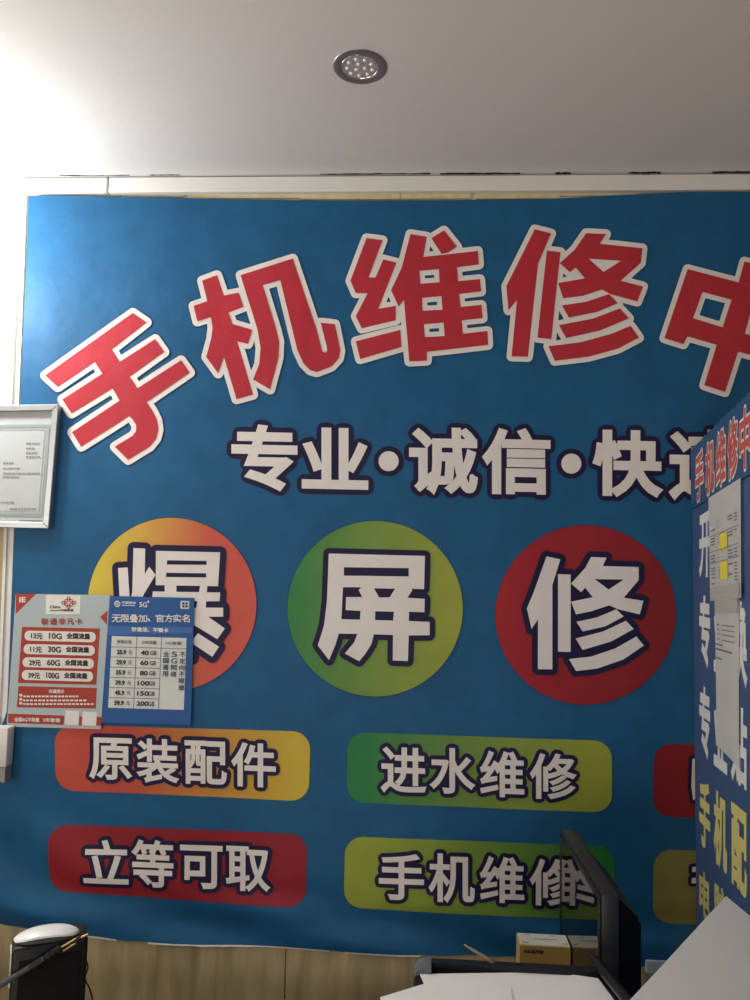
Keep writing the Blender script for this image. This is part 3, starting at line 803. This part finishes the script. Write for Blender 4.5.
def cf(x, z, d): return Vector((cl.x+x, YX0-d, z))
P.text('43-8708', [(.008, ctop-.008), (.042, ctop-.008), (.042, ctop-.014), (.008, ctop-.014)], .0004)
P.build('carton_lettering', [m_ink], cf, cb)
P = Print()
for x0, x1, y0, y1 in ((.03, .07, .027, .032), (.006, .018, .046, .052), (.08, .092, .045, .051), (.016, .024, .008, .012), (.062, .07, .009, .013)):
    x = x0
    while x < min(x1, w-.005): P.poly([(x, y0), (x+.003, y0), (x+.003, y1), (x, y1)], 0, 0); x += .0042
P.build('carton_top_print', [mat('carton grey print', (120, 126, 128), rough=.6)], lambda x, y, d: Vector((cl.x+x, YX0+.045-y*.75, ctop+d)), ct, normal=Vector((0, 0, 1)))

# ------------------------------------------------------------------ printer with paper on top
YP = 1.22
pl, pr = at(414, 956, YP), at(596, 960, YP)
zl = pl.z; X0, X1 = pl.x, at(607, 960, YP).x
YPF = .88; zf = zl-.012
prt = tag(empty('printer', Vector(((X0+X1)/2, 1.1, ZT))), 'black printer with raised rear lip at the bottom, white paper lying on top', 'printer')
bm = bmesh.new(); box(bm, X0, X1, YPF, YP, ZT, zf, bev=.008, seg=3); bobj('printer_body', bm, m_black, prt, smooth=True, auto=40)
bm = bmesh.new()
gx = at(431, 956, YP).x
box(bm, gx, X1-.012, YP-.012, YP, zf-.002, zl-.0005, bev=.002); bobj('rear_lip', bm, mat('printer dark blue', (22, 26, 34), rough=.5), prt)
bm = bmesh.new()
n = 10; r_ = gx-X0
prof = [(X0, zf-.04)] + [(X0+r_-r_*math.cos(math.pi/2*i/n), zl-.018+.018*math.sin(math.pi/2*i/n)) for i in range(n+1)] + [(gx, zf-.04)]
va = [bm.verts.new((x, YP-.03, z)) for x, z in prof]; vb = [bm.verts.new((x, YP+.001, z)) for x, z in prof]
bm.faces.new(va); bm.faces.new(vb[::-1])
for i in range(len(prof)): bm.faces.new((va[i], vb[i], vb[(i+1) % len(prof)], va[(i+1) % len(prof)]))
bobj('corner_cap', bm, m_grey, prt, smooth=True, auto=40)
rl0, rl1 = at(593, 957.5, YP), at(629, 1003, 1.095)
rdir = (Vector((rl1.x, rl1.y, rl1.z))-rl0)
bm = bmesh.new()
tube(bm, [rl0-rdir*.05-Vector((.004, 0, -.002)), rl0, rl0+rdir*.5, rl0+rdir*1.0, rl0+rdir*1.8, rl0+rdir*1.85+Vector((0, 0, -.03))], [.003, .006, .0075, .0075, .0075, .007], 14)
bobj('side_rail', bm, m_blackg, prt, smooth=True, auto=50)
g0, g1 = at(464, 944.5, YP+.004), at(487, 958.5, YP-.004)
bm = bmesh.new(); tube(bm, [g0, g0*.5+g1*.5, g1, g1+(g1-g0)*.3], [.0009, .0024, .003, .003], 10); bobj('paper_guide', bm, m_tan, prt, smooth=True)
def sheet(name, label, pts, z, grp=None):
    bm = bmesh.new(); lo = [bm.verts.new((p.x, p.y, z)) for p in pts]; hi = [bm.verts.new((p.x, p.y, z+.0015)) for p in pts]
    bm.faces.new(hi); bm.faces.new(lo[::-1]); n = len(pts)
    for i in range(n): bm.faces.new((lo[i], lo[(i+1) % n], hi[(i+1) % n], hi[i]))
    return tag(bobj(name, bm, m_paper), label, 'sheet of paper')
zp = zf+.0005
a, c = atz(420, 975, zp), atz(570, 972.5, zp)
dn = Vector((c.y-a.y, a.x-c.x, 0)).normalized()
sheet('paper_sheet', 'white sheet lying flat on the printer, its rear edge along the dark lip', [a, c, c+dn*.2, a+dn*.2+Vector((.02, 0, 0))], zp)
a2, c2, d2 = atz(574, 977, zp), atz(598, 980.5, zp), atz(614, 1002, zp)
sheet('paper_sheet', 'white sheet on the printer pushed furthest right, against the black rail', [a2-Vector((.16, .05, 0)), a2, c2, d2, d2+Vector((-.002, -.12, 0)), a2+Vector((-.16, -.15, 0))], zp+.0018)
a3, c3 = atz(380, 1001, zp), atz(427, 986.5, zp)
sheet('paper_sheet', 'white sheet overhanging the left side of the printer', [a3, c3, c3+Vector((.12, .0, 0)), c3+Vector((.12, -.14, 0)), a3+Vector((.03, -.12, 0))], zp+.0036)

# ------------------------------------------------------------------ white slip standing in a black file box, lower right
YS = 1.0
c0 = at(726, 896, YS)
TILT = .42                              # leans back: further away the higher
def on_slip(px, py):
    r_ = ray(px, py); n_ = Vector((0, 1, -TILT)); return CAM + r_*((c0-CAM).dot(n_)/r_.dot(n_))
e1 = (on_slip(627, 998)-c0).normalized(); e2 = (on_slip(750, 916)-c0).normalized()
LW, LH = .112, .215
bm = bmesh.new(); G = []
for i in range(21):
    G.append([])
    for j in range(9):
        u, v = j/8, i/20
        p = c0+e1*LH*v+e2*LW*u
        bow = .0035*math.sin(v*math.pi)*(1-u)
        p = p - e2*bow + Vector((0, -.012*math.sin(v*2.6), 0))
        G[-1].append(bm.verts.new(p))
fs = [bm.faces.new((G[i][j], G[i+1][j], G[i+1][j+1], G[i][j+1])) for i in range(20) for j in range(8)]
bmesh.ops.solidify(bm, geom=fs, thickness=.0008)
tag(bobj('paper_slip', bm, m_paper, None, smooth=True, auto=50), 'tilted blank white slip with its corner up in front of the blue board', 'sheet of paper')
low = c0+e1*LH+e2*LW
fb = tag(empty('file_box', Vector((low.x+.03, low.y, ZT))), 'black open file box on the counter holding the tilted white slip', 'file box')
fx0, fx1, fy0, fy1, fz = X1+.03, low.x+.10, low.y-.05, low.y+.045, low.z+.006
for nm, v in (('box_floor', (fx0, fx1, fy0, fy1, ZT, ZT+.003)), ('box_side', (fx0, fx0+.003, fy0, fy1, ZT+.003, fz)), ('box_side', (fx1-.003, fx1, fy0, fy1, ZT+.003, fz)), ('box_side', (fx0+.003, fx1-.003, fy0, fy0+.003, ZT+.003, fz)), ('box_side', (fx0+.003, fx1-.003, fy1-.003, fy1, ZT+.003, fz))):
    bm = bmesh.new(); box(bm, *v, bev=.0008); bobj(nm, bm, m_black, fb)

# ------------------------------------------------------------------ black speaker, mouse and plug lead, lower left
YA = 1.14
An = at(12, 950, YA); th_ = math.radians(28)
ux = Vector((math.cos(th_), math.sin(th_), 0)); uy = Vector((-math.sin(th_), math.cos(th_), 0))
SW, SD = .106, .05
SM = Matrix(((ux.x, uy.x, 0, An.x), (ux.y, uy.y, 0, An.y), (0, 0, 1, 0), (0, 0, 0, 1)))
spk = tag(empty('speaker', An+ux*SW/2+uy*SD/2-Vector((0, 0, An.z-ZT))), 'black box speaker at the lower left with a white mouse on top', 'speaker')
def sobj(name, fn, m, sm=True, parent=spk):
    bm = bmesh.new(); fn(bm); bmesh.ops.transform(bm, matrix=SM, verts=bm.verts[:]); return bobj(name, bm, m, parent, smooth=sm, auto=35)
cab = sobj('cabinet', lambda b_: box(b_, 0, SW, 0, SD, ZT, An.z, bev=.005, seg=3), m_black)
sobj('front_grille', lambda b_: box(b_, .010, SW-.010, -.003, .002, ZT+.012, An.z-.018, bev=.002), mat('black grille cloth', (9, 9, 10), rough=.9, bump=.3, bscale=400))
def port(b_):
    box(b_, -.002, .003, .012, .042, An.z-.06, An.z-.010, bev=.001)
pt = sobj('port_plate', port, mat('pale port plate', (206, 206, 196), rough=.5))
def holes(b_):
    for z in (-.02, -.035, -.05): box(b_, -.0026, -.0015, .018, .034, An.z+z-.004, An.z+z+.004)
sobj('socket_hole', holes, m_dark, False, pt)
# mouse: arched shell over a dark underside
m0, m1 = at(11.5, 944, YA+.03), at(77, 935, YA+.066)
md_ = Vector((m1.x-m0.x, m1.y-m0.y, 0)); ml = md_.length; md_.normalize(); mp = Vector((-md_.y, md_.x, 0))
mc = An+ux*(SW*.45)+uy*(SD*.40); mc.z = An.z
mouse = tag(empty('computer_mouse', mc), 'white low-arched computer mouse lying on the black speaker', 'computer mouse')
def mousehull(zfun, lo, wid, nl=24, nw=12):
    bm = bmesh.new(); T = []; Bm = []
    for i in range(nl+1):
        t = -1+2*i/nl; hw = wid*math.sqrt(max(1-abs(t)**3.0, .0)) + .0005
        T.append([]); Bm.append([])
        for j in range(nw+1):
            s = -1+2*j/nw
            p = mc+md_*(t*ml/2)+mp*(s*hw)
            T[-1].append(bm.verts.new((p.x, p.y, An.z+zfun(t, s)))); Bm[-1].append(bm.verts.new((p.x, p.y, An.z+lo(t))))
    for i in range(nl):
        for j in range(nw):
            bm.faces.new((T[i][j], T[i+1][j], T[i+1][j+1], T[i][j+1])); bm.faces.new((Bm[i][j], Bm[i][j+1], Bm[i+1][j+1], Bm[i+1][j]))
    for j in (0, nw):
        for i in range(nl): bm.faces.new((T[i][j], T[i+1][j], Bm[i+1][j], Bm[i][j]))
    for i in (0, nl):
        for j in range(nw): bm.faces.new((T[i][j], T[i][j+1], Bm[i][j+1], Bm[i][j]))
    bmesh.ops.remove_doubles(bm, verts=bm.verts[:], dist=1e-6)
    return bm
arch = lambda t: .002+.0065*(1-t*t)
bobj('top_shell', mousehull(lambda t, s: arch(t)+.0078*(1-.62*s*s)*(1-.5*t**4), arch, .019), mat('mouse white', (236, 236, 236), rough=.3, coat=.3), mouse, smooth=True, auto=60)
bobj('underside', mousehull(lambda t, s: arch(t)-.0003, lambda t: .0004, .0165), mat('mouse grey', (70, 68, 66), rough=.4), mouse, smooth=True, auto=50)
# lead with a ribbed sleeve and brass plug leaning on the speaker
def fp(px, py, off=-.008):             # place on the speaker's front face plane, a little in front
    n_ = -uy; r_ = ray(px, py); t = ((An+n_*(-off)) - CAM).dot(n_)/r_.dot(n_); return CAM+r_*t
ld = tag(empty('audio_lead', fp(40, 962)), 'grey lead with ribbed sleeve and brass plug leaning across the black speaker', 'cable')
bm = bmesh.new(); q0 = fp(0, 985.5)
tube(bm, smooth_path([Vector((q0.x-.16, q0.y-.06, ZT+.005)), Vector((q0.x-.09, q0.y-.05, ZT+.08)), q0-Vector((.03, .01, .02)), q0, fp(22, 972), fp(46, 957)], 8), .0042, 12); bobj('cable', bm, m_cable, ld, smooth=True, auto=60)
bm = bmesh.new(); pts, rr = [], []
s0, s9 = fp(30, 968), fp(61, 947.5)
for i in range(25):
    pts.append(s0+(s9-s0)*i/24); rr.append((.0062 if (i//2) % 2 else .0048) if i > 10 else .0055)
tube(bm, pts, rr, 14); bobj('ribbed_sleeve', bm, m_blackg, ld, smooth=True, auto=25)
bm = bmesh.new()
tube(bm, [fp(61, 947.5), fp(76, 938.7)], .0016, 10); tube(bm, [fp(63, 951), fp(76, 943)], .0014, 10); bobj('plug_barrel', bm, m_brass, ld, smooth=True, auto=50)
bm = bmesh.new(); tube(bm, [fp(75, 941.5), fp(81, 937.5)], .0042, 12); bobj('plug_collar', bm, m_blackg, ld, smooth=True, auto=50)
bm = bmesh.new(); tube(bm, [fp(80, 938.3), fp(88, 934)], [.0016, .0013], 10); bobj('plug_tip', bm, m_brass, ld, smooth=True, auto=50)
# thin wire hanging at the speaker's right edge
bm = bmesh.new()
tube(bm, smooth_path([at(81, 941, 1.235), at(84, 955, 1.235), at(88, 967, 1.235), at(85, 978, 1.235), at(90, 990, 1.235), at(92, 1003, 1.235), at(86, 1030, 1.22), Vector((at(86, 1030, 1.22).x, 1.22, ZT+.002))], 8), .0012, 8)
tag(bobj('thin_wire', bm, m_black, None, smooth=True), 'thin black wire hanging down beside the right edge of the speaker', 'cable')

# ------------------------------------------------------------------ light
W = bpy.data.worlds.new('daylight'); S.world = W; W.use_nodes = True
W.node_tree.nodes['Background'].inputs[0].default_value = (.86, .93, 1, 1); W.node_tree.nodes['Background'].inputs[1].default_value = .1
def light(name, kind, loc, aim, power, col=(1, 1, 1), size=.2, sizey=None, spread=None):
    l = bpy.data.lights.new(name, kind); l.energy = power; l.color = col
    if kind == 'AREA':
        l.shape = 'RECTANGLE' if sizey else 'DISK'; l.size = size
        if sizey: l.size_y = sizey
        if spread: l.spread = math.radians(spread)
    else: l.shadow_soft_size = size
    o = bpy.data.objects.new(name, l); COL.objects.link(o); o.location = loc
    o.rotation_euler = (Vector(aim)-Vector(loc)).to_track_quat('-Z', 'Y').to_euler(); return o
lp = at(-120, 235, 1.56)
light('wall_lamp_light', 'POINT', lp, (0, 1.8, 2), 21.5, (.94, .98, 1), .05)
light('shop_front_fill', 'AREA', (-.6, -1.3, .9), (.0, .9, 2.5), 21, (1, .955, .905), 1.4, 1.2)  # added fill aimed up at the ceiling, standing in for shop-front daylight
light('side_fill_light', 'AREA', (-1.6, .2, 1.7), (.8, .6, 1.0), 8, (1, .985, .96), .8, .8)  # added fill from the left; the side wall holds no window
S.view_settings.view_transform = 'Standard'; S.view_settings.look = 'None'
S.view_settings.exposure = 0; S.view_settings.gamma = 1; S.view_settings.use_curve_mapping = False
